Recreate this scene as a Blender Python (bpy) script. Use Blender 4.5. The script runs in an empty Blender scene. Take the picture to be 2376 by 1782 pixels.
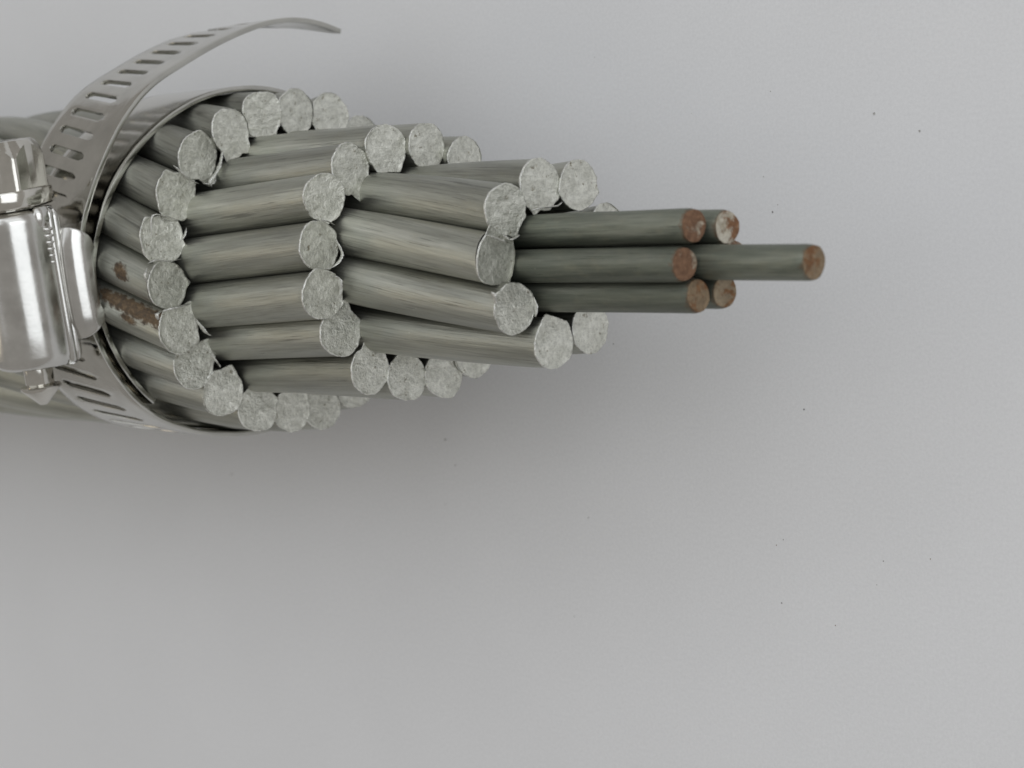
import bpy, bmesh, math, random
import numpy as np
from mathutils import Matrix, Vector

# everything is laid out in millimetres and scaled to metres when meshes are made
MM = 0.001
ZP = 18.05          # height of the cable axis above the paper (mm)
scene = bpy.context.scene
# the cut end stands slightly clear of the paper; the cable touches it at x = XT
TILT = math.radians(4.0); XT = -60.0
CT, ST_ = math.cos(TILT), math.sin(TILT)
def to_world(v):
    x, z = v[0] - XT, v[2] + ZP
    return np.array([XT + CT * x - ST_ * z, v[1], ST_ * x + CT * z])
def dir_world(v):
    return np.array([CT * v[0] - ST_ * v[2], v[1], ST_ * v[0] + CT * v[2]])

# ------------------------------------------------------------------ camera
CP = np.array([174.836, 0.0, 129.029])
CD = np.array([-0.7408, -0.0549, -0.6695]); CD /= np.linalg.norm(CD)
CU = np.array([-0.0367, 0.9985, -0.0413])
CR = np.cross(CD, CU); CR /= np.linalg.norm(CR)
CU = np.cross(CR, CD)
FPX = 5200.0
cam_d = bpy.data.cameras.new('camera')
cam = bpy.data.objects.new('camera', cam_d)
scene.collection.objects.link(cam)
cam_d.sensor_width = 36.0
cam_d.lens = 36.0 * FPX / 2376.0
cam_d.clip_start = 0.005
cam_d.clip_end = 50.0
m = Matrix.Identity(4)
WR, WU, WD, WP = dir_world(CR), dir_world(CU), dir_world(CD), to_world(CP)
for i in range(3):
    m[i][0] = WR[i]; m[i][1] = WU[i]; m[i][2] = -WD[i]; m[i][3] = WP[i] * MM
cam.matrix_world = m
cam_d.dof.use_dof = True
cam_d.dof.focus_distance = 0.196
cam_d.dof.aperture_fstop = 52.0
scene.camera = cam

# ------------------------------------------------------------------ light
world = bpy.data.worlds.new('World'); scene.world = world
world.use_nodes = True
bg = world.node_tree.nodes['Background']
bg.inputs['Color'].default_value = (1.0, 0.965, 0.92, 1)
bg.inputs['Strength'].default_value = 0.32

def area(name, loc, target, sx, sy, power, col):
    d = bpy.data.lights.new(name, 'AREA'); d.shape = 'RECTANGLE'
    d.size = sx; d.size_y = sy; d.energy = power; d.color = col
    o = bpy.data.objects.new(name, d); scene.collection.objects.link(o)
    o.location = loc
    o.rotation_euler = (Vector(target) - Vector(loc)).to_track_quat('-Z', 'Y').to_euler()
    return o
COOL = (0.895, 0.943, 1.0)
area('window_light', (0.36, 0.30, 0.37), (0, 0, 0), 0.45, 0.40, 0.50, COOL)
area('side_fill_light', (0.0, 0.60, 0.42), (0, 0, 0), 0.5, 0.5, 0.40, COOL)  # added soft side light, balances brightness across the paper
area('front_shadow_fill', (0.60, 0.05, 0.42), (0, 0, 0), 0.5, 0.5, 1.15, COOL)  # added fill from the front, lifts the shadow beside the cable
area('overhead_fill', (-0.20, 0.22, 0.62), (-0.05, 0.0, 0), 0.7, 0.6, 0.90, COOL)  # added overhead softbox for ambient light and contrast in the metal
area('warm_reflection_light', (-1.00, -0.10, 0.85), (0, 0, 0), 0.5, 0.3, 0.7, (1.0, 0.86, 0.64))  # added warm light from behind, gives tan reflections on clamp and strands

scene.render.engine = 'CYCLES'
scene.view_settings.view_transform = 'Standard'
scene.view_settings.look = 'None'
scene.view_settings.exposure = 0.05
scene.view_settings.gamma = 1.0
scene.view_settings.use_curve_mapping = False

rng = random.Random(7)
nrng = np.random.RandomState(11)

# ------------------------------------------------------------------ helpers
def w(v):
    return tuple(to_world(v) * MM)

def ray(px, py):
    return CD + CR * (px - 1188.0) / FPX - CU * (py - 891.0) / FPX

def on_x(px, py, x):
    v = ray(px, py); t = (x - CP[0]) / v[0]; return CP + t * v

def on_paper(px, py):
    v = dir_world(ray(px, py)); t = -WP[2] / v[2]; return WP + t * v

def mesh_obj(name, verts, faces, mat, parent=None, smooth=True, uvs=None):
    me = bpy.data.meshes.new(name)
    me.from_pydata([w(v) for v in verts], [], faces)
    if uvs is not None:
        ul = me.uv_layers.new(name='UVMap')
        for poly in me.polygons:
            for li in poly.loop_indices:
                ul.data[li].uv = uvs[poly.index][li - poly.loop_start]
    me.materials.append(mat)
    for p_ in me.polygons:
        p_.use_smooth = smooth
    me.update()
    o = bpy.data.objects.new(name, me)
    scene.collection.objects.link(o)
    if parent is not None:
        o.parent = parent
    return o

def empty(name, label, cat):
    o = bpy.data.objects.new(name, None); scene.collection.objects.link(o)
    o.empty_display_size = 0.01
    o['label'] = label; o['category'] = cat
    return o

class NT:
    def __init__(s, name):
        s.mat = bpy.data.materials.new(name); s.mat.use_nodes = True
        s.nt = s.mat.node_tree; s.b = s.nt.nodes['Principled BSDF']
    def n(s, t, **kw):
        nd = s.nt.nodes.new(t)
        for k, v in kw.items():
            if k.startswith('_'): setattr(nd, k[1:], v)
            else: nd.inputs[k.replace('__', ' ')].default_value = v
        return nd
    def l(s, a, b): s.nt.links.new(a, b)
    def ramp(s, fac, stops):
        r = s.n('ShaderNodeValToRGB'); cr = r.color_ramp
        while len(cr.elements) < len(stops): cr.elements.new(0.5)
        for e, (p_, c) in zip(cr.elements, stops):
            e.position = p_; e.color = (c[0], c[1], c[2], 1) if len(c) == 3 else c
        s.l(fac, r.inputs['Fac']); return r.outputs['Color']
    def mix(s, fac, a, b, bt='MIX'):
        mx = s.n('ShaderNodeMix', _data_type='RGBA', _blend_type=bt)
        for v, i in ((fac, 0), (a, 6), (b, 7)):
            if hasattr(v, 'type') and hasattr(v, 'node'): s.l(v, mx.inputs[i])
            else: mx.inputs[i].default_value = v if i == 0 else (*v, 1)
        return mx.outputs[2]
    def math(s, op, a, b=None, c=None):
        mn = s.n('ShaderNodeMath', _operation=op)
        for i, v in enumerate((a, b, c)):
            if v is None: continue
            if hasattr(v, 'node'): s.l(v, mn.inputs[i])
            else: mn.inputs[i].default_value = v
        return mn.outputs[0]
    def noise(s, vec, scale, detail=4, rough=0.55, dist=0.0):
        nn = s.n('ShaderNodeTexNoise'); nn.inputs['Scale'].default_value = scale
        nn.inputs['Detail'].default_value = detail; nn.inputs['Roughness'].default_value = rough
        nn.inputs['Distortion'].default_value = dist
        s.l(vec, nn.inputs['Vector']); return nn.outputs['Fac']
    def bump(s, h, strength, dist):
        bn = s.n('ShaderNodeBump'); bn.inputs['Strength'].default_value = strength
        bn.inputs['Distance'].default_value = dist
        s.l(h, bn.inputs['Height']); s.l(bn.outputs['Normal'], s.b.inputs['Normal'])
    def uv_scaled(s, su, sv, rnd=True):
        """uv (mm around, mm along) stretched, shifted per strand"""
        uv = s.n('ShaderNodeUVMap', _uv_map='UVMap').outputs['UV']
        mp = s.n('ShaderNodeMapping'); mp.inputs['Scale'].default_value = (su, sv, 1)
        s.l(uv, mp.inputs['Vector'])
        if not rnd: return mp.outputs['Vector']
        oi = s.n('ShaderNodeObjectInfo').outputs['Random']
        cb = s.n('ShaderNodeCombineXYZ'); s.l(s.math('MULTIPLY', oi, 91.7), cb.inputs[0])
        s.l(s.math('MULTIPLY', oi, 53.1), cb.inputs[1]); s.l(s.math('MULTIPLY', oi, 37.9), cb.inputs[2])
        va = s.n('ShaderNodeVectorMath', _operation='ADD')
        s.l(mp.outputs['Vector'], va.inputs[0]); s.l(cb.outputs[0], va.inputs[1])
        return va.outputs[0]

# ------------------------------------------------------------------ materials
def mat_strand(name, dark, mid, light, metallic, r0, r1, stain=None, tip_rust=False):
    t = NT(name)
    v1 = t.uv_scaled(0.75, 0.045); v2 = t.uv_scaled(6.5, 0.16); v3 = t.uv_scaled(1.3, 0.6)
    a = t.noise(v1, 1.0, 5, 0.6, 0.3); b = t.noise(v2, 1.0, 6, 0.65); c = t.noise(v3, 1.0, 5, 0.6)
    col = t.ramp(a, [(0.30, dark), (0.52, mid), (0.72, light)])
    fine = t.ramp(b, [(0.30, (0.62, 0.62, 0.61)), (0.5, (1, 1, 1)), (0.70, (1.22, 1.22, 1.19))])
    col = t.mix(0.75, col, fine, 'MULTIPLY')
    # dark drawn streaks
    st = t.ramp(t.noise(t.uv_scaled(4.2, 0.12), 1.0, 4, 0.6), [(0.62, (0, 0, 0)), (0.68, (1, 1, 1))])
    col = t.mix(t.math('MULTIPLY', st, 0.6), col, tuple(x * 0.42 for x in dark))
    ol = t.ramp(c, [(0.5, (0, 0, 0)), (0.75, (1, 1, 1))])
    col = t.mix(t.math('MULTIPLY', ol, 0.16), col, (0.34, 0.31, 0.21))
    oi = t.n('ShaderNodeObjectInfo').outputs['Random']
    tone = t.math('ADD', 0.86, t.math('MULTIPLY', oi, 0.28))
    cbt = t.n('ShaderNodeCombineColor')
    for q in range(3): t.l(tone, cbt.inputs[q])
    col = t.mix(1.0, col, cbt.outputs[0], 'MULTIPLY')
    sp1 = t.ramp(t.noise(t.uv_scaled(4.5, 2.2), 1.0, 4, 0.7), [(0.68, (0, 0, 0)), (0.76, (1, 1, 1))])
    col = t.mix(t.math('MULTIPLY', sp1, 0.6), col, tuple(min(1, x * 1.45) for x in light))
    sp2 = t.ramp(t.noise(t.uv_scaled(2.9, 1.2), 1.0, 5, 0.75), [(0.66, (0, 0, 0)), (0.73, (1, 1, 1))])
    col = t.mix(t.math('MULTIPLY', sp2, 0.5), col, tuple(x * 0.45 for x in dark))
    if tip_rust:
        uvt = t.n('ShaderNodeUVMap', _uv_map='UVMap').outputs['UV']
        spt = t.n('ShaderNodeSeparateXYZ'); t.l(uvt, spt.inputs[0])
        k_ = t.math('ADD', t.math('MULTIPLY', t.math('ADD', spt.outputs[1], 0.35), 2.2), t.math('MULTIPLY', t.math('SUBTRACT', t.noise(t.uv_scaled(1.5, 1.5), 1.0, 4, 0.7), 0.5), 3.0))
        cl = t.n('ShaderNodeClamp'); t.l(k_, cl.inputs[0])
        col = t.mix(t.math('MULTIPLY', cl.outputs[0], 0.85), col, (0.15, 0.08, 0.04))
    rough = t.n('ShaderNodeMapRange'); t.l(b, rough.inputs[0])
    rough.inputs[1].default_value = 0.3; rough.inputs[2].default_value = 0.7
    rough.inputs[3].default_value = r0; rough.inputs[4].default_value = r1
    rgh = rough.outputs[0]; met = None
    if stain:
        uv = t.n('ShaderNodeUVMap', _uv_map='UVMap').outputs['UV']
        sp = t.n('ShaderNodeSeparateXYZ'); t.l(uv, sp.inputs[0])
        jag = t.noise(t.uv_scaled(1.6, 1.1, False), 1.0, 5, 0.7)
        mask = None
        for (u0, v0, ru, rv, thr) in stain:
            du = t.math('DIVIDE', t.math('SUBTRACT', sp.outputs[0], u0), ru)
            dv_ = t.math('DIVIDE', t.math('SUBTRACT', sp.outputs[1], v0), rv)
            d = t.math('SQRT', t.math('ADD', t.math('MULTIPLY', du, du), t.math('MULTIPLY', dv_, dv_)))
            d = t.math('ADD', d, t.math('MULTIPLY', t.math('SUBTRACT', jag, 0.5), 2.4))
            mk = t.math('SUBTRACT', 1.0, t.math('SMOOTH_MIN', t.math('MAXIMUM', t.math('MULTIPLY', t.math('SUBTRACT', d, thr), 1.5), 0.0), 1.0, 0.05))
            mask = mk if mask is None else t.math('MAXIMUM', mask, mk)
        rc = t.ramp(jag, [(0.35, (0.03, 0.018, 0.008)), (0.5, (0.085, 0.048, 0.018)), (0.68, (0.18, 0.115, 0.055))])
        col = t.mix(t.math('MINIMUM', t.math('MULTIPLY', mask, 1.5), 0.95), col, rc)
        rgh = t.math('MAXIMUM', rgh, t.math('MULTIPLY', mask, 0.8))
        met = t.math('MULTIPLY', t.math('SUBTRACT', 1.0, mask), metallic)
    t.l(col, t.b.inputs['Base Color']); t.l(rgh, t.b.inputs['Roughness'])
    if met is not None: t.l(met, t.b.inputs['Metallic'])
    else: t.b.inputs['Metallic'].default_value = metallic
    h = t.math('ADD', t.math('MULTIPLY', b, 0.6), t.math('MULTIPLY', c, 0.4))
    t.bump(h, 0.5, 0.00014)
    return t.mat

M_AL = mat_strand('weathered aluminium', (0.28, 0.285, 0.25), (0.39, 0.395, 0.35), (0.52, 0.52, 0.47), 0.90, 0.33, 0.52)
M_ST = mat_strand('galvanised steel', (0.085, 0.095, 0.075), (0.155, 0.168, 0.135), (0.26, 0.27, 0.225), 0.6, 0.40, 0.62, None, True)

def mat_face(name, base, light, pits, metallic, rough, rust=None, rustcol=None):
    t = NT(name)
    tc = t.n('ShaderNodeTexCoord').outputs['Object']
    oi = t.n('ShaderNodeObjectInfo').outputs['Random']
    va = t.n('ShaderNodeVectorMath', _operation='ADD'); t.l(tc, va.inputs[0])
    cb = t.n('ShaderNodeCombineXYZ'); t.l(oi, cb.inputs[0]); t.l(oi, cb.inputs[1]); t.l(va.outputs[0], t.n('ShaderNodeVectorMath').inputs[0])
    t.l(cb.outputs[0], va.inputs[1]); v = va.outputs[0]
    a = t.noise(v, 850, 6, 0.72); b = t.noise(v, 2400, 4, 0.75); c = t.noise(v, 1500, 5, 0.7)
    col = t.ramp(a, [(0.32, base), (0.62, light)])
    pit = t.ramp(c, [(0.61, (0, 0, 0)), (0.68, (1, 1, 1))])
    col = t.mix(t.math('MULTIPLY', pit, 0.75), col, pits)
    fl = t.ramp(b, [(0.32, (0.74, 0.74, 0.73)), (0.6, (1.12, 1.12, 1.11))])
    col = t.mix(0.8, col, fl, 'MULTIPLY')
    if rust is not None:
        rm = t.ramp(t.noise(v, 620, 5, 0.7, 0.4), [(rust, (0, 0, 0)), (rust + 0.1, (1, 1, 1))])
        rc = t.ramp(b, [(0.3, (rustcol[0] * .45, rustcol[1] * .4, rustcol[2] * .4)), (0.65, rustcol)])
        col = t.mix(rm, col, rc)
        t.l(t.math('MULTIPLY', t.math('SUBTRACT', 1.0, rm), metallic), t.b.inputs['Metallic'])
        t.l(t.math('ADD', t.math('MULTIPLY', rm, 0.45), rough), t.b.inputs['Roughness'])
    else:
        t.b.inputs['Metallic'].default_value = metallic
        t.b.inputs['Roughness'].default_value = rough
    t.l(col, t.b.inputs['Base Color'])
    mp = t.n('ShaderNodeMapping'); mp.inputs['Scale'].default_value = (1, 1, 0.2); mp.inputs['Rotation'].default_value = (0.5, 0, 0)
    t.l(v, mp.inputs['Vector']); saw = t.noise(mp.outputs[0], 2200, 3, 0.6)
    h = t.math('ADD', t.math('ADD', t.math('MULTIPLY', a, 0.7), t.math('MULTIPLY', b, 0.45)), t.math('MULTIPLY', saw, 0.3))
    t.bump(h, 0.9, 0.00024)
    return t.mat

M_CUT = mat_face('sawn aluminium', (0.62, 0.62, 0.555), (0.88, 0.88, 0.81), (0.20, 0.17, 0.10), 0.82, 0.33)
M_CUTR = mat_face('sawn aluminium with rust fleck', (0.62, 0.62, 0.555), (0.88, 0.88, 0.81), (0.19, 0.15, 0.08), 0.82, 0.33, 0.66, (0.20, 0.10, 0.045))
M_BURR = mat_face('bright aluminium burr', (0.55, 0.55, 0.52), (0.75, 0.75, 0.72), (0.4, 0.38, 0.33), 0.9, 0.28)
M_RUST = mat_face('rusted steel cut', (0.26, 0.20, 0.14), (0.55, 0.48, 0.38), (0.14, 0.07, 0.035), 0.3, 0.45, 0.36, (0.25, 0.14, 0.08))
M_RUSTP = mat_face('partly rusted bright steel cut', (0.34, 0.29, 0.21), (0.74, 0.70, 0.60), (0.20, 0.09, 0.04), 0.4, 0.34, 0.44, (0.26, 0.13, 0.06))
M_RUSTT = mat_face('tan steel cut with rusty rim', (0.20, 0.15, 0.09), (0.32, 0.25, 0.165), (0.14, 0.07, 0.03), 0.2, 0.5, 0.50, (0.26, 0.135, 0.06))
M_RUSTD = mat_face('dull rusted steel cut', (0.19, 0.135, 0.08), (0.28, 0.20, 0.12), (0.14, 0.07, 0.03), 0.1, 0.6, 0.50, (0.25, 0.125, 0.055))

def mat_stainless(name, base, r0, r1, brushed):
    t = NT(name)
    tc = t.n('ShaderNodeTexCoord').outputs['Object']
    mp = t.n('ShaderNodeMapping'); mp.inputs['Scale'].default_value = brushed
    t.l(tc, mp.inputs['Vector'])
    a = t.noise(mp.outputs[0], 900, 5, 0.65); b = t.noise(tc, 260, 4, 0.6); c = t.noise(tc, 2400, 3, 0.7)
    col = t.ramp(b, [(0.3, tuple(x * 0.80 for x in base)), (0.65, base)])
    t.l(col, t.b.inputs['Base Color'])
    mr = t.n('ShaderNodeMapRange'); t.l(b, mr.inputs[0])
    mr.inputs[1].default_value = 0.3; mr.inputs[2].default_value = 0.7
    mr.inputs[3].default_value = r0; mr.inputs[4].default_value = r1
    t.l(mr.outputs[0], t.b.inputs['Roughness'])
    t.b.inputs['Metallic'].default_value = 1.0
    t.bump(t.math('ADD', t.math('MULTIPLY', a, 0.6), t.math('MULTIPLY', c, 0.3)), 0.22, 0.00008)
    return t.mat
M_BAND = mat_stainless('stainless strap', (0.56, 0.55, 0.51), 0.09, 0.17, (1, 0.06, 0.06))
M_HOUS = mat_stainless('pressed stainless housing', (0.66, 0.65, 0.62), 0.15, 0.25, (0.5, 0.5, 0.5))
M_SCREW = mat_stainless('zinc plated screw', (0.64, 0.62, 0.57), 0.07, 0.15, (1, 0.3, 1))

def mat_paper():
    t = NT('white paper')
    tc = t.n('ShaderNodeTexCoord').outputs['Object']
    a = t.noise(tc, 3200, 4, 0.7); b = t.noise(tc, 60, 4, 0.55); c = t.noise(tc, 1100, 4, 0.6)
    col = t.ramp(b, [(0.3, (0.720, 0.719, 0.724)), (0.7, (0.738, 0.737, 0.742))])
    g = t.ramp(a, [(0.3, (0.95, 0.95, 0.95)), (0.7, (1.04, 1.04, 1.04))])
    col = t.mix(1.0, col, g, 'MULTIPLY')
    t.l(col, t.b.inputs['Base Color'])
    t.b.inputs['Roughness'].default_value = 0.85
    t.b.inputs['Specular IOR Level'].default_value = 0.2
    t.bump(t.math('ADD', a, t.math('MULTIPLY', c, 0.8)), 0.25, 0.00004)
    return t.mat
M_PAPER = mat_paper()
def mat_plain(name, col, rough=0.8):
    t = NT(name)
    tc = t.n('ShaderNodeTexCoord').outputs['Object']
    c = t.ramp(t.noise(tc, 4000, 3, 0.6), [(0.3, tuple(x * 0.6 for x in col)), (0.7, col)])
    t.l(c, t.b.inputs['Base Color']); t.b.inputs['Roughness'].default_value = rough
    return t.mat
M_DUST = mat_plain('dark grit', (0.22, 0.21, 0.20)); M_DUST2 = mat_plain('grey grit', (0.50, 0.49, 0.46)); M_DUST3 = mat_plain('brown grit', (0.24, 0.16, 0.09))

# ------------------------------------------------------------------ paper
nx, ny = 60, 60
vs, fs = [], []
for j in range(ny + 1):
    for i in range(nx + 1):
        x = -420 + 760 * i / nx; y = -420 + 840 * j / ny
        vs.append((x, y, 0.0))
for j in range(ny):
    for i in range(nx):
        a = j * (nx + 1) + i; fs.append((a, a + 1, a + nx + 2, a + nx + 1))
paper = mesh_obj('paper', vs, fs, M_PAPER)
for v_, c_ in zip(paper.data.vertices, vs): v_.co = (c_[0] * MM, c_[1] * MM, 0.0)
paper['kind'] = 'structure'

# ------------------------------------------------------------------ cable
D = 4.27; RA = 2.13; RS = 1.39
cable = empty('power_cable', 'stepped cut end of grey stranded aluminium cable with rusty steel core wires', 'cable')
cable.location = (0, 0, 0)

# per end: (angle from top towards +y in degrees, x of cut, radius), features [(image angle, amplitude, width)], squareness
OUT = [(108.6, 0.6, 15.02), (92.4, 0.76, 14.47), (75.8, 0.96, 14.4), (58.9, 1.28, 14.33), (42.3, 0.78, 14.53), (25.2, 0.6, 14.54), (8.7, 0.21, 14.59), (-8.2, 0.82, 14.53), (-24.9, 1.2, 14.76), (-41.2, -0.13, 14.52), (-57.8, 0.02, 14.56), (-74.3, 0.07, 14.43), (-91.0, -0.05, 14.32), (-107.3, -0.65, 14.95), (-124.5, -0.6, 14.95), (125.5, 0.5, 14.95)]
MID = [(122.4, 19.27, 10.93), (100.0, 18.76, 10.51), (76.9, 18.1, 10.35), (53.6, 17.75, 10.34), (31.0, 18.04, 10.79), (7.7, 18.46, 10.44), (-15.2, 18.92, 10.66), (-38.2, 18.36, 10.06), (-63.8, 18.45, 10.82), (-86.4, 18.56, 10.46), (-108.8, 18.81, 10.97), (-129.0, 19.2, 11.15)]
INN = [(112.9, 37.62, 6.83), (76.5, 37.26, 6.51), (39.4, 37.1, 6.62), (1.0, 37.25, 6.43), (-38.2, 37.88, 6.28), (-80.9, 38.56, 7.03), (-119.2, 38.49, 6.59)]
STE = [(118.3, 55.84, 2.86), (58.1, 55.09, 3.1), (-6.5, 55.22, 2.89), (-66.3, 55.23, 3.1), (-123.9, 55.33, 3.0)]
F_OUT = [([(200, .08, 40)], 2), ([(-110, .12, 30), (150, .08, 25)], 2.2), ([(-60, .30, 22), (-130, .15, 30)], 2.6),
         ([(-38, .45, 20), (-100, .38, 20), (-70, .2, 40)], 2.1), ([(-62, .42, 22), (80, .12, 30)], 2.4),
         ([(118, .22, 20), (-70, .14, 25), (35, .1, 25)], 3.3), ([(130, .16, 20), (-15, .20, 20), (60, .10, 20)], 3.0),
         ([(5, .30, 16), (120, .10, 25)], 2.3), ([(62, .42, 20), (-25, .18, 18), (130, .12, 20)], 2.2), ([(52, .48, 28), (20, .2, 20)], 2.2),
         ([(72, .30, 30)], 2.4), ([(62, .34, 30), (20, .15, 20)], 2.3), ([(60, .2, 30)], 2.1), ([(70, .15, 30)], 2.1), ([], 2.1), ([], 2.1)]
F_MID = [([], 2), ([(-80, .08, 20)], 2.1), ([(-55, .18, 20), (-110, .10, 20)], 2.1), ([(-72, .50, 18), (-100, .2, 30)], 2.1),
         ([(-85, .10, 20)], 2.0), ([(-60, .12, 25), (30, .08, 20)], 2.2), ([(20, .16, 18), (-20, .12, 15), (110, .08, 20)], 2.3),
         ([(76, .42, 20), (25, .20, 18)], 2.2), ([(98, .52, 18), (60, .2, 30)], 2.1), ([(85, .2, 40)], 2.3), ([(70, .2, 30)], 2.3), ([], 2.1)]
F_INN = [([(-15, .12, 14), (20, .08, 10)], 2), ([(-102, .26, 16), (-25, .18, 20), (-60, .12, 25)], 2.2), ([(-62, .18, 20), (-15, .10, 12)], 2.0),
         ([(108, .30, 20), (-48, .25, 20), (40, .14, 20)], 2.6), ([(150, .10, 14), (0, .08, 16)], 2.0), ([(112, .22, 24), (50, .06, 20)], 2.1), ([(10, .07, 10), (-35, .06, 10)], 2.1)]

NS = 40
def helix(ring_a, rad, rate, x_end, x):
    a = math.radians(ring_a) + rate * (x - x_end)
    return rad * math.sin(a), rad * math.cos(a), a

def outline(feat, sq, r, rag):
    """radius by polar angle; phi = 0 points to -z (image right), 90 deg to +y (image up)"""
    out = []
    k1, k2, k3 = rng.uniform(0, 6.3), rng.uniform(0, 6.3), rng.uniform(0, 6.3)
    sqa = rng.uniform(-0.3, 0.3)
    for i in range(NS * 2):
        ph = 2 * math.pi * i / (NS * 2)
        c, s = abs(math.cos(ph - sqa)), abs(math.sin(ph - sqa))
        rr = (c ** sq + s ** sq) ** (-1.0 / sq)
        rr = 1 + (rr - 1) * 0.8
        rr *= 1 + 0.018 * math.sin(3 * ph + k1) + 0.012 * math.sin(5 * ph + k2) + 0.008 * math.sin(9 * ph + k3)
        for (fa, amp, wd) in feat:
            dd = (math.degrees(ph) - fa + 180) % 360 - 180
            rr += amp * max(0.0, 1 - abs(dd) / wd) ** 1.25
        rr += rag * rng.uniform(-1, 1)
        out.append(r * rr)
    return out

def make_strand(name, ang, x_end, rad, rate, r, x_start, feat, sq, mat, cutmat, rag=0.014, lip=True, splay=0.0, chamfer=0.0):
    # stations
    xs_ = list(np.linspace(x_start, x_end - 1.2, max(8, int((x_end - x_start) / 2.0)))) + [x_end - 0.8, x_end - 0.45, x_end - 0.2, x_end - 0.05]
    ol = outline(feat, sq, r * (1.025 if lip else 1.0), rag)
    seg = NS
    V, F, UV = [], [], []
    tilt_y, tilt_z = rng.uniform(-.09, .09), rng.uniform(-.09, .09)
    wob = [rng.uniform(0, 6.3) for _ in range(4)]
    for si, x in enumerate(xs_):
        cy, cz, a = helix(ang, rad, rate, x_end, x)
        cy += 0.05 * math.sin(x * 0.11 + wob[0]); cz += 0.05 * math.sin(x * 0.13 + wob[1]) + math.tan(TILT) * max(0.0, -x - 40) ** 2 / 80
        t = max(0.0, min(1.0, (x - (x_end - 0.85)) / 0.8)); t = t * t * (3 - 2 * t)
        for i in range(seg):
            # seam faces the cable axis
            ph = 2 * math.pi * i / seg
            dirang = a + math.pi + ph
            dy, dz = math.sin(dirang), math.cos(dirang)
            phi = math.atan2(dy, -dz) % (2 * math.pi)
            fi = phi / (2 * math.pi) * len(ol); i0 = int(fi) % len(ol); fr = fi - int(fi)
            re = ol[i0] * (1 - fr) + ol[(i0 + 1) % len(ol)] * fr
            rr = r * (1 + 0.006 * math.sin(3 * ph + wob[2] + x * 0.02)) * (1 - t) + min(re, r * 1.12) * 0.985 * t
            if chamfer and x > x_end - 0.3: rr *= 1 - chamfer * (x - x_end + 0.3) / 0.3
            V.append((x, cy + rr * dy, cz + rr * dz))
    for si in range(len(xs_) - 1):
        for i in range(seg):
            j = (i + 1) % seg
            F.append((si * seg + i, si * seg + j, (si + 1) * seg + j, (si + 1) * seg + i))
            u0, u1 = 2 * math.pi * r * i / seg, 2 * math.pi * r * (i + 1) / seg
            v0, v1 = xs_[si] - x_end, xs_[si + 1] - x_end
            UV.append(((u0, v0), (u1, v0), (u1, v1), (u0, v1)))
    st = mesh_obj(name, V, F, mat, cable, True, UV)
    # cut face: irregular plate with raised ragged lip
    cy, cz, a = helix(ang, rad, rate, x_end, x_end)
    cy += 0.05 * math.sin(x_end * 0.11 + wob[0]); cz += 0.05 * math.sin(x_end * 0.13 + wob[1])
    n = len(ol); V, F = [], []
    rings = [(1.0, -0.16), (1.0, 0.0), (0.975, 0.05 if lip else 0.0), (0.93, 0.02), (0.82, 0.0), (0.62, 0.0), (0.40, 0.0), (0.2, 0.0)]
    sc = (1 - chamfer)
    gx, gy = rng.uniform(0, 6.3), rng.uniform(0, 6.3)
    for ri, (k, h) in enumerate(rings):
        for i in range(n):
            ph = 2 * math.pi * i / n
            rr = ol[i] * k * sc
            if ri == 0: rr = min(rr, r * 1.10) * 0.985
            if ri >= 3: rr = min(rr, r * 1.3)
            if ri >= 4: rr = min(rr, r * 1.02 * k + 0.05)
            py, pz = cy + rr * math.sin(ph), cz - rr * math.cos(ph)
            hh = h
            if 0 < ri <= 2 and lip: hh += rng.uniform(-0.03, 0.05)
            if ri >= 3: hh += 0.03 * math.sin(py * 2.1 + gx) * math.sin(pz * 1.7 + gy) + 0.02 * math.sin(py * 5.3 + gy) * math.sin(pz * 4.7 + gx)
            V.append((x_end + hh + tilt_y * (py - cy) + tilt_z * (pz - cz), py, pz))
    for ri in range(len(rings) - 1):
        for i in range(n):
            j = (i + 1) % n
            F.append((ri * n + i, ri * n + j, (ri + 1) * n + j, (ri + 1) * n + i))
    V.append((x_end, cy, cz)); c = len(V) - 1; b = (len(rings) - 1) * n
    for i in range(n): F.append((b + i, b + (i + 1) % n, c))
    cf = mesh_obj('cut_face', V, F, cutmat, st, True)
    if lip:                                     # the dragged-over rim is bare bright metal
        cf.data.materials.append(M_BURR)
        for fi in range(2 * n):
            if fi < n or (fi * 7919 % 13) > 3: cf.data.polygons[fi].material_index = 1
    return st

strands = {}
RATE_O, RATE_M, RATE_I, RATE_S = -0.0185, 0.0064, -0.0200, 0.0035
def fill(lst, n):
    lst = sorted(lst, key=lambda e: -e[0])
    a0 = lst[0][0]; a1 = lst[-1][0] + 360; k = n - len(lst)
    return [(a0 + (a1 - a0) * (i + 1) / (k + 1), sum(e[1] for e in lst) / len(lst), sum(e[2] for e in lst) / len(lst)) for i in range(k)]
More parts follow.
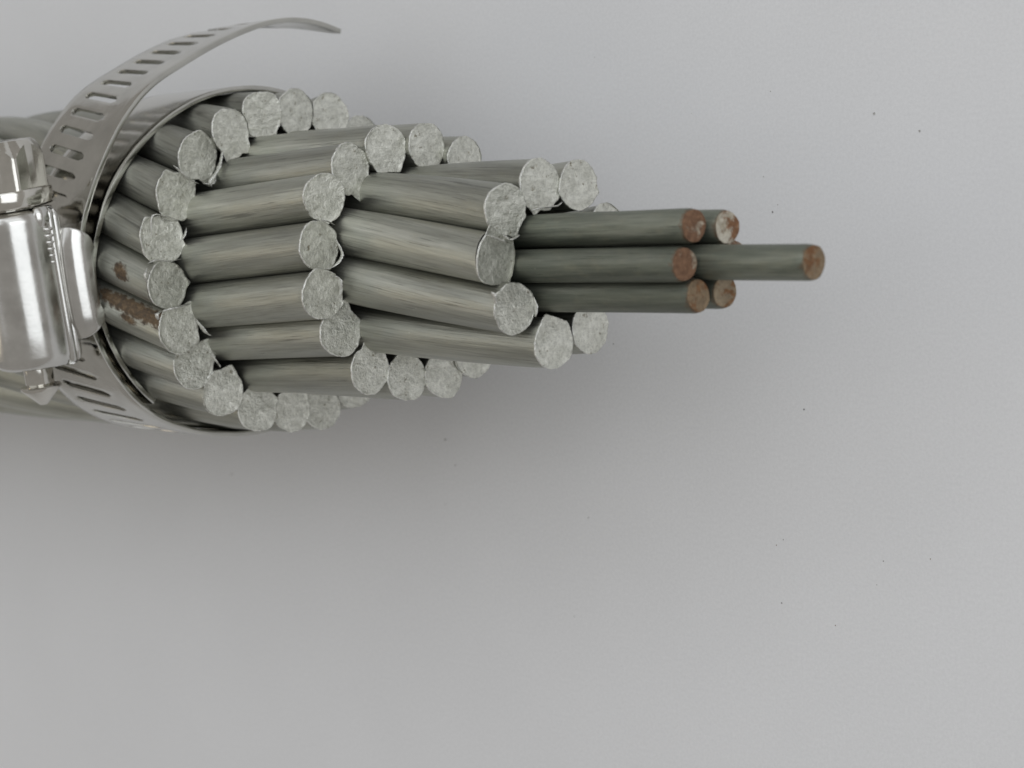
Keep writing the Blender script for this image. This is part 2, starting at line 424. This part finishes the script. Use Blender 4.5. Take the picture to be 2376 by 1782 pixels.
# stains: (u mm from the seam, v mm from the end, radii, threshold); outward side is u = pi*r
PU = math.pi * RA
M_STAIN1 = mat_strand('aluminium with rust spot', (0.28, 0.285, 0.25), (0.39, 0.395, 0.35), (0.52, 0.52, 0.47), 0.90, 0.33, 0.52, [(PU + 0.2, -4.4, 0.7, 0.95, 0.75)])
M_STAIN2 = mat_strand('aluminium with brown crust', (0.28, 0.285, 0.25), (0.39, 0.395, 0.35), (0.52, 0.52, 0.47), 0.90, 0.33, 0.52, [(PU + 1.8, -3.5, 0.8, 7.0, 0.62), (PU + 0.6, -4.4, 0.45, 1.3, 0.45)])
for i, (e, (ft, sq)) in enumerate(zip(OUT, F_OUT)):
    mt = {7: M_STAIN1, 8: M_STAIN2}.get(i, M_AL)
    strands['o', i] = make_strand('aluminium_strand', e[0], e[1], e[2], RATE_O, RA, -120, ft, sq, mt, M_CUTR if i in (0, 11) else M_CUT)
for i, e in enumerate(fill(OUT, 21)):
    make_strand('aluminium_strand', e[0], e[1], 14.45, RATE_O, RA, -120, [], 2.1, M_AL, M_CUT)
for i, (e, (ft, sq)) in enumerate(zip(MID, F_MID)):
    strands['m', i] = make_strand('aluminium_strand', e[0], e[1], e[2], RATE_M, RA, -22, ft, sq, M_AL, M_CUTR if i in (3, 1, 10) else M_CUT)
for i, e in enumerate(fill(MID, 15)):
    make_strand('aluminium_strand', e[0], e[1], 10.4, RATE_M, RA, -22, [], 2.1, M_AL, M_CUT)
for i, (e, (ft, sq)) in enumerate(zip(INN, F_INN)):
    strands['i', i] = make_strand('aluminium_strand', e[0], e[1], e[2], RATE_I, RA, -10, ft, sq, M_AL, M_CUTR if i in (0, 5, 6) else M_CUT)
for i, e in enumerate(fill(INN, 9)):
    make_strand('aluminium_strand', e[0], e[1], 6.5, RATE_I, RA, -10, [], 2.1, M_AL, M_CUT)
cm = [M_RUSTP, M_RUST, M_RUST, M_RUSTD, M_RUSTT]
for i, e in enumerate(STE):
    make_strand('steel_strand', e[0], e[1], e[2], RATE_S, RS, 10, [], 2, M_ST, cm[i], 0.006, False, 0, 0.08)
make_strand('steel_strand', 177, 55.2, 2.95, RATE_S, RS, 10, [], 2, M_ST, M_RUST, 0.006, False, 0, 0.08)
make_strand('steel_strand', -90, 65.83, 0.2, 0.0, RS, 10, [], 2, M_ST, M_RUSTD, 0.006, False, 0, 0.08)

# thin curled saw burrs on the cut rims, traced in each cut plane
def burr(key, x_end, pts, r=0.11, flat=0.5):
    P = [on_x(px, py, x_end + 0.18 + dx) for (px, py, dx) in pts]
    # resample
    Q = []
    for a in range(len(P) - 1):
        p0 = P[max(a - 1, 0)]; p1 = P[a]; p2 = P[a + 1]; p3 = P[min(a + 2, len(P) - 1)]
        for t in np.linspace(0, 1, 6, endpoint=False):
            Q.append(0.5 * ((2 * p1) + (-p0 + p2) * t + (2 * p0 - 5 * p1 + 4 * p2 - p3) * t * t + (-p0 + 3 * p1 - 3 * p2 + p3) * t ** 3))
    Q.append(P[-1]); V, F = [], []; k = 7
    for i, q in enumerate(Q):
        tg = Q[min(i + 1, len(Q) - 1)] - Q[max(i - 1, 0)]; tg = tg / (np.linalg.norm(tg) + 1e-9)
        n1 = np.cross(tg, [1, 0, 0]); n1 /= np.linalg.norm(n1) + 1e-9; n2 = np.cross(tg, n1)
        tt = i / (len(Q) - 1); rr = r * (0.25 + 0.75 * math.sin(math.pi * min(1, max(0, tt * 0.9 + 0.05)))) * (1 + 0.35 * rng.uniform(-1, 1))
        for s in range(k):
            c = 2 * math.pi * s / k
            V.append(tuple(q + n1 * rr * flat * math.cos(c) + n2 * rr * 2.0 * math.sin(c)))
    for i in range(len(Q) - 1):
        for s in range(k):
            F.append((i * k + s, i * k + (s + 1) % k, (i + 1) * k + (s + 1) % k, (i + 1) * k + s))
    F.append(tuple(range(k))); F.append(tuple((len(Q) - 1) * k + s for s in range(k)))
    mesh_obj('burr', V, F, M_BURR, strands[key], True)
burr(('o', 3), 1.28, [(515, 352, 0), (512, 375, .2), (503, 398, .3), (486, 422, .1), (492, 434, .2)], 0.16)
burr(('o', 4), 0.78, [(470, 425, .1), (488, 428, .3), (496, 418, .3), (500, 405, .2)], 0.2)
burr(('o', 5), 0.6, [(402, 384, 0), (415, 395, .3), (436, 415, .3), (462, 427, .2)], 0.13)
burr(('o', 6), 0.21, [(352, 545, 0), (350, 515, .2), (357, 498, .3), (385, 502, .4), (418, 512, .3)], 0.11)
burr(('o', 6), 0.21, [(418, 560, 0), (428, 545, .2), (432, 528, .2)], 0.11)
burr(('o', 7), 0.82, [(343, 611, 0), (362, 603, .2), (390, 606, .3), (421, 601, .2)], 0.11)
burr(('o', 7), 0.82, [(341, 622, 0), (336, 640, .2), (342, 655, .1)], 0.11)
burr(('o', 8), 1.2, [(375, 722, 0), (395, 716, .3), (415, 712, .4), (440, 705, .2)], 0.2)
burr(('o', 8), 1.2, [(455, 742, 0), (468, 760, .4), (478, 772, .6), (488, 778, .5)], 0.17)
burr(('o', 8), 1.2, [(372, 722, 0), (364, 730, .2), (366, 742, .1)], 0.15)
burr(('o', 9), -0.13, [(488, 822, 0), (500, 836, .3), (511, 852, .4)], 0.13)
burr(('m', 5), 18.46, [(779, 556, 0), (789, 575, .3), (794, 592, .5), (784, 610, .4), (768, 621, .2), (752, 624, 0)], 0.11)
burr(('m', 4), 18.04, [(745, 510, 0), (762, 514, .3), (775, 522, .2)], 0.12)
burr(('m', 6), 18.92, [(768, 640, 0), (785, 645, .3), (790, 665, .4), (788, 690, .2)], 0.15)
burr(('i', 2), 37.1, [(1166, 545, 0), (1180, 556, .3), (1195, 552, .4), (1204, 545, .3)], 0.14)
burr(('i', 3), 37.25, [(1128, 545, 0), (1148, 552, .3), (1168, 560, .4), (1186, 567, .3)], 0.13)
burr(('i', 4), 37.88, [(1140, 678, 0), (1148, 690, .3), (1150, 705, .2)], 0.12)
burr(('i', 4), 37.88, [(1238, 690, 0), (1244, 712, .3), (1242, 735, .2)], 0.10)
burr(('i', 1), 37.26, [(1232, 488, 0), (1255, 482, .3), (1290, 478, .3), (1304, 468, .1)], 0.13)

# ------------------------------------------------------------------ hose clamp
clamp = empty('hose_clamp', 'shiny stainless worm drive hose clamp with perforated strap curling away from the cable', 'hose clamp')

# strap centre line in the y-z plane
pts = []
for a in np.arange(-52, 272, 4.0):
    pts.append((16.95 * math.sin(math.radians(a)), 16.95 * math.cos(math.radians(a)), 0))
for a in np.arange(272, 352, 4.0):
    t = (a - 272) / 80.0; t = min(1, t * 1.9); R_ = 16.95 + 0.90 * t * t * (3 - 2 * t) + 0.35 * (a - 272) / 80
    pts.append((R_ * math.sin(math.radians(a)), R_ * math.cos(math.radians(a)), 1))
for q in [(-0.5, 18.32), (3.3, 18.0), (5.9, 17.25), (9.4, 15.75), (13.4, 13.45), (16.8, 10.35), (19.45, 6.1), (21.7, 1.8), (23.45, -2.6), (24.2, -6.1), (24.15, -9.6), (23.35, -13.1)]:
    pts.append((q[0], q[1], 2))
C = np.array([(q[0], q[1]) for q in pts])
den = []
for a in range(len(C) - 1):
    p0, p1, p2, p3 = C[max(a - 1, 0)], C[a], C[a + 1], C[min(a + 2, len(C) - 1)]
    for t in np.linspace(0, 1, 8, endpoint=False):
        den.append(0.5 * ((2 * p1) + (-p0 + p2) * t + (2 * p0 - 5 * p1 + 4 * p2 - p3) * t * t + (-p0 + 3 * p1 - 3 * p2 + p3) * t ** 3))
den.append(C[-1]); den = np.array(den)
SL = np.concatenate([[0], np.cumsum(np.hypot(*np.diff(den, axis=0).T))]); LT = SL[-1]
ANG = np.unwrap(np.arctan2(den[:, 0], den[:, 1]))
W = 12.7
def strap_point(s, xb):
    """s along the strap, xb from the back edge (0) to the front edge (W)"""
    s = min(max(s, 0), LT)
    y = float(np.interp(s, SL, den[:, 0])); z = float(np.interp(s, SL, den[:, 1])); a = math.degrees(float(np.interp(s, SL, ANG)))
    xf = -7.6
    if a < 270:
        k = max(0.0, math.sin(math.radians(max(0, min(180, a))))); xf += 3.0 * k
    return (xf - W + xb, y, z)
PITCH = 2.22; K = -0.20
ncell = int((LT + 2) / PITCH) + 2
cols = [0.0, 1.0, 1.9, 2.6, 5.5, 8.4, 9.1, 10.4, 11.6, W]
def s_end(xb):
    u = xb / W
    return LT - 13.0 * (1 - u) ** 1.15 - 0.5 * max(0, (u - 0.85) / 0.15) ** 3
V, F = [], []; nc = len(cols); idx = {}
rows = []
for c in range(-1, ncell):
    for f in (0.0, 0.16, 0.30, 0.70, 0.84): rows.append((c, f))
for r_i, (c, f) in enumerate(rows):
    for ci, xb in enumerate(cols):
        ff = f
        if ci in (2, 6): ff = {0.30: 0.43, 0.70: 0.57}.get(f, f)
        s = (c + ff) * PITCH + K * (xb - W / 2)
        s = min(max(s, 0.0), s_end(xb))
        V.append(strap_point(s, xb)); idx[r_i, ci] = len(V) - 1
S_SLOT0 = 0.45 * LT
for r_i in range(len(rows) - 1):
    c, f = rows[r_i]
    sm = (c + 0.5) * PITCH
    for ci in range(nc - 1):
        if f == 0.30 and 2 <= ci < 6 and S_SLOT0 < sm < LT - 8.5: continue
        q = [idx[r_i, ci], idx[r_i, ci + 1], idx[r_i + 1, ci + 1], idx[r_i + 1, ci]]
        A_ = [np.array(V[k]) for k in q]
        if np.linalg.norm(np.cross(A_[2] - A_[0], A_[3] - A_[1])) < 1e-4: continue
        F.append(tuple(q))
strap = mesh_obj('strap', V, F, M_BAND, clamp, True)
bm = bmesh.new(); bm.from_mesh(strap.data)
bmesh.ops.remove_doubles(bm, verts=bm.verts, dist=1e-6)
bmesh.ops.delete(bm, geom=[v for v in bm.verts if not v.link_faces], context='VERTS')
bmesh.ops.recalc_face_normals(bm, faces=bm.faces)
bm.to_mesh(strap.data); bm.free()
for p_ in strap.data.polygons: p_.use_smooth = True
sm_ = strap.modifiers.new('thickness', 'SOLIDIFY'); sm_.thickness = 0.48 * MM; sm_.offset = 0.0
bv = strap.modifiers.new('edge', 'BEVEL'); bv.width = 0.07 * MM; bv.segments = 2; bv.limit_method = 'ANGLE'; bv.angle_limit = math.radians(50)

# worm housing frame: t along the screw, n away from the cable, x along the cable
BETA = math.radians(-10.0)
def loc(x, t, n):
    t += 0.9
    return (x, t * math.cos(BETA) + n * math.sin(BETA), -t * math.sin(BETA) + n * math.cos(BETA))
XC, NC = -13.1, 21.3

def loft(name, prof, stations, mat, parent, closed=True):
    """prof: list of (x, n); stations: (t, inset) lofted along t with rounded ends"""
    pr = np.array(prof); cen = pr.mean(0); V, F = [], []; k = len(pr)
    nrm = []
    for i in range(k):
        tg = pr[(i + 1) % k] - pr[i - 1]; tg = tg / (np.linalg.norm(tg) + 1e-9); nn = np.array([tg[1], -tg[0]])
        if np.dot(nn, pr[i] - cen) < 0: nn = -nn
        nrm.append(nn)
    for (t, ins) in stations:
        for i in range(k):
            q = pr[i] - nrm[i] * ins
            V.append(loc(q[0], t, q[1]))
    for s in range(len(stations) - 1):
        for i in range(k):
            F.append((s * k + i, s * k + (i + 1) % k, (s + 1) * k + (i + 1) % k, (s + 1) * k + i))
    F.append(tuple(range(k))[::-1]); F.append(tuple((len(stations) - 1) * k + i for i in range(k)))
    return mesh_obj(name, V, F, mat, parent, True)

def fillet(t0, t1, rf, nseg=6):
    st = []
    for i in range(nseg + 1):
        th = math.pi / 2 * i / nseg
        st.append((t0 + rf * (1 - math.cos(th)) * 1.0, rf * (1 - math.sin(th))))
    mid_ = [(t0 + (t1 - t0) * k, 0) for k in (0.25, 0.4, 0.55, 0.7, 0.8)]
    return st + mid_ + [(t1 - (t - t0), ins) for (t, ins) in reversed(st)]

# dome over the worm
prof = []
RD = 4.35
for a in np.linspace(190, -8, 34):
    prof.append((XC + RD * math.cos(math.radians(a)), NC + RD * 0.96 * math.sin(math.radians(a)) - 0.2))
prof += [(XC + 4.3, 20.4), (XC + 4.35, 19.9), (XC + 4.5, 19.55), (XC + 4.7, 19.35), (XC + 4.6, 18.95), (XC + 4.2, 18.8), (XC, 18.75), (XC - 4.3, 18.8), (XC - 4.4, 19.6)]
house = loft('screw_housing', prof, fillet(-7.0, 8.0, 1.25), M_HOUS, clamp)

# rolled rim along the front foot of the dome
rim = []
for a in np.linspace(0, 2 * math.pi, 14, endpoint=False):
    rim.append((XC + 4.2 + 0.42 * math.cos(a), 19.75 + 0.42 * math.sin(a)))
r_o = loft('rolled_rim', rim, [(-6.8, 0.3), (-6.6, 0.1), (-6.3, 0), (-3, 0), (0, 0), (3, 0), (6.5, 0), (7.4, 0), (7.6, 0.1), (7.8, 0.3)], M_HOUS, house)

# crumpled crimp where the rim was pinched, with its press ridges
for k in range(6):
    t0 = 2.6 + 0.62 * k; h = 0.30 + 0.07 * k + rng.uniform(-.05, .05)
    pr = [(XC + 3.75 + 0.85 * math.cos(a) * (0.9 + 0.04 * k), 20.0 + (h + 0.35) * math.sin(a)) for a in np.linspace(0, 2 * math.pi, 16, endpoint=False)]
    loft('crimp_ridge', pr, [(t0, 0.25), (t0 + 0.06, 0.10), (t0 + 0.16, 0.02), (t0 + 0.26, 0.0), (t0 + 0.36, 0.08), (t0 + 0.46, 0.25)], M_HOUS, house)
pr = [(XC + 3.9 + 0.75 * math.cos(a), 20.4 + 1.05 * math.sin(a)) for a in np.linspace(0, 2 * math.pi, 18, endpoint=False)]
loft('crimp_lug', pr, [(5.9, 0.5), (6.3, 0.15), (6.9, 0.0), (7.5, 0.05), (7.9, 0.25), (8.1, 0.5)], M_HOUS, house)

# saddle tab folded down over the strap's front edge: a curved sheet with rounded corners
def tab_path(s):
    """s 0..1 from under the dome forward and down"""
    P_ = [(-10.2, 19.2), (-9.6, 19.3), (-8.9, 19.3), (-8.2, 19.15), (-7.65, 18.7), (-7.3, 18.0), (-7.2, 17.1)]
    f = s * (len(P_) - 1); i = min(int(f), len(P_) - 2); fr = f - i
    return (P_[i][0] * (1 - fr) + P_[i + 1][0] * fr, P_[i][1] * (1 - fr) + P_[i + 1][1] * fr)
V, F = [], []; na, nb = 22, 26
for a in range(na + 1):
    s = a / na; x, n_ = tab_path(s)
    half = 5.2
    if s > 0.45:
        q = (s - 0.45) / 0.55; half = 5.2 - 2.2 * (1 - math.sqrt(max(0.0, 1 - q ** 2.2)))
    for b in range(nb + 1):
        k = 2 * b / nb - 1
        t = 0.55 + half * k
        droop = 0.5 * max(0, abs(k) - 0.72) ** 1.2 * 6 * 0.5
        V.append(loc(x, t, n_ - droop - 0.012 * t * t * 0.6))
for a in range(na):
    for b in range(nb):
        q = a * (nb + 1) + b; F.append((q, q + 1, q + nb + 2, q + nb + 1))
tab = mesh_obj('saddle_tab', V, F, M_HOUS, clamp, True)
s2 = tab.modifiers.new('thickness', 'SOLIDIFY'); s2.thickness = 0.7 * MM; s2.offset = 0
b2 = tab.modifiers.new('edge', 'BEVEL'); b2.width = 0.12 * MM; b2.segments = 3; b2.limit_method = 'ANGLE'; b2.angle_limit = math.radians(50)

# worm screw
def lathe(name, prof, mat, parent, seg=48):
    V, F = [], []
    for (t, r_) in prof:
        for i in range(seg):
            a = 2 * math.pi * i / seg
            V.append(loc(XC + r_ * math.cos(a), t, NC + r_ * math.sin(a)))
    for s in range(len(prof) - 1):
        for i in range(seg):
            F.append((s * seg + i, s * seg + (i + 1) % seg, (s + 1) * seg + (i + 1) % seg, (s + 1) * seg + i))
    F.append(tuple(range(seg))[::-1]); F.append(tuple((len(prof) - 1) * seg + i for i in range(seg)))
    o = mesh_obj(name, V, F, mat, parent, True)
    es = o.modifiers.new('crisp', 'EDGE_SPLIT'); es.split_angle = math.radians(40)
    return o
screw = lathe('worm_screw', [(-8.9, 1.30), (-8.6, 1.38), (-7.2, 1.38), (-6.5, 1.38), (6.0, 2.2), (8.0, 2.6), (9.2, 2.6)], M_SCREW, clamp)
lathe('screw_tip', [(-10.75, 0.25), (-10.70, 0.38), (-9.35, 1.70), (-9.15, 1.92), (-8.98, 1.95), (-8.86, 1.85), (-8.85, 1.2)], M_SCREW, screw)
lathe('flange', [(8.15, 3.9), (8.25, 4.1), (8.4, 4.2), (9.65, 4.2), (9.8, 4.12), (9.85, 3.9)], M_SCREW, screw)
# chamfered hexagon head
V, F = [], []; seg = 120; T0, T1 = 9.8, 14.4; RI = 3.5
for (kind) in (0, 1, 2, 3):
    for i in range(seg):
        a = 2 * math.pi * i / seg
        ha = (a + math.radians(48)) % (math.pi / 3) - math.pi / 6
        rho = min(RI / math.cos(ha), RI * 1.135)
        tt = T1 - 0.15 - (rho - RI * 0.97) * 2.6
        if kind == 0: rr, t = rho, T0
        elif kind == 1: rr, t = rho, tt
        elif kind == 2: rr, t = rho * 0.965, tt + 0.22
        else: rr, t = RI * 0.86, T1
        V.append(loc(XC + rr * math.cos(a), t, NC + rr * math.sin(a)))
for s in range(3):
    for i in range(seg):
        F.append((s * seg + i, s * seg + (i + 1) % seg, (s + 1) * seg + (i + 1) % seg, (s + 1) * seg + i))
F.append(tuple(range(seg))[::-1]); F.append(tuple(3 * seg + i for i in range(seg)))
head = mesh_obj('hex_head', V, F, M_SCREW, screw, True)
bm = bmesh.new(); bm.from_mesh(head.data); bmesh.ops.recalc_face_normals(bm, faces=bm.faces); bm.to_mesh(head.data); bm.free()
cV = [loc(XC + sx * 0.55, t, NC + sn * 4.5) for sx in (-1, 1) for t in (12.2, 15.5) for sn in (-1, 1)]
cut = mesh_obj('slot_cutter', cV, [(0, 1, 3, 2), (4, 6, 7, 5), (0, 4, 5, 1), (2, 3, 7, 6), (0, 2, 6, 4), (1, 5, 7, 3)], M_SCREW, None, False)
bo = head.modifiers.new('slot', 'BOOLEAN'); bo.object = cut; bo.operation = 'DIFFERENCE'; bo.solver = 'EXACT'
bpy.context.view_layer.update()
dg = bpy.context.evaluated_depsgraph_get()
nm = bpy.data.meshes.new_from_object(head.evaluated_get(dg))
head.modifiers.clear(); head.data = nm
bpy.data.objects.remove(cut, do_unlink=True)
es = head.modifiers.new('crisp', 'EDGE_SPLIT'); es.split_angle = math.radians(30)

# ------------------------------------------------------------------ grit on the paper
specks = [(2029, 263, .20, 1), (2134, 304, .16, 1), (1793, 492, .13, 0), (1805, 475, .09, 1), (1772, 410, .10, 1), (1788, 212, .10, 1), (1424, 798, .14, 0),
          (1366, 1201, .15, 1), (1802, 1265, .09, 2), (1818, 1252, .09, 0), (2050, 1302, .09, 0), (2159, 1297, .10, 2), (2035, 1357, .10, 1),
          (1814, 1399, .11, 0), (1939, 1451, .12, 2), (1333, 1430, .12, 1), (1034, 1020, .20, 1), (1057, 1080, .13, 1), (538, 1100, .2, 1), (1034, 1170, .12, 1), (1605, 263, .09, 1), (1380, 133, .09, 1), (1866, 950, .12, 0)]
for (px, py, r_, k) in specks:
    r_ *= 0.56
    c = on_paper(px, py); bm = bmesh.new()
    bmesh.ops.create_icosphere(bm, subdivisions=2, radius=1.0)
    sx, sy = rng.uniform(.6, 1.2), rng.uniform(.6, 1.2)
    for v in bm.verts:
        f = 1 + rng.uniform(-.28, .28)
        v.co = Vector((v.co.x * r_ * sx * f * MM, v.co.y * r_ * sy * f * MM, max(v.co.z * r_ * 0.6 * f, -r_ * .45) * MM))
    lo = min(v.co.z for v in bm.verts)
    me = bpy.data.meshes.new('grit_speck'); bm.to_mesh(me); bm.free()
    me.materials.append([M_DUST, M_DUST2, M_DUST3][k])
    o = bpy.data.objects.new('grit_speck', me); scene.collection.objects.link(o)
    o.location = (c[0] * MM, c[1] * MM, -lo)
    o['label'] = ['tiny dark grit speck lying loose on the white paper', 'tiny pale grey grit speck lying loose on the white paper', 'tiny brown grit speck lying loose on the white paper'][k]
    o['category'] = 'grit'; o['group'] = 'grit specks scattered on the paper'
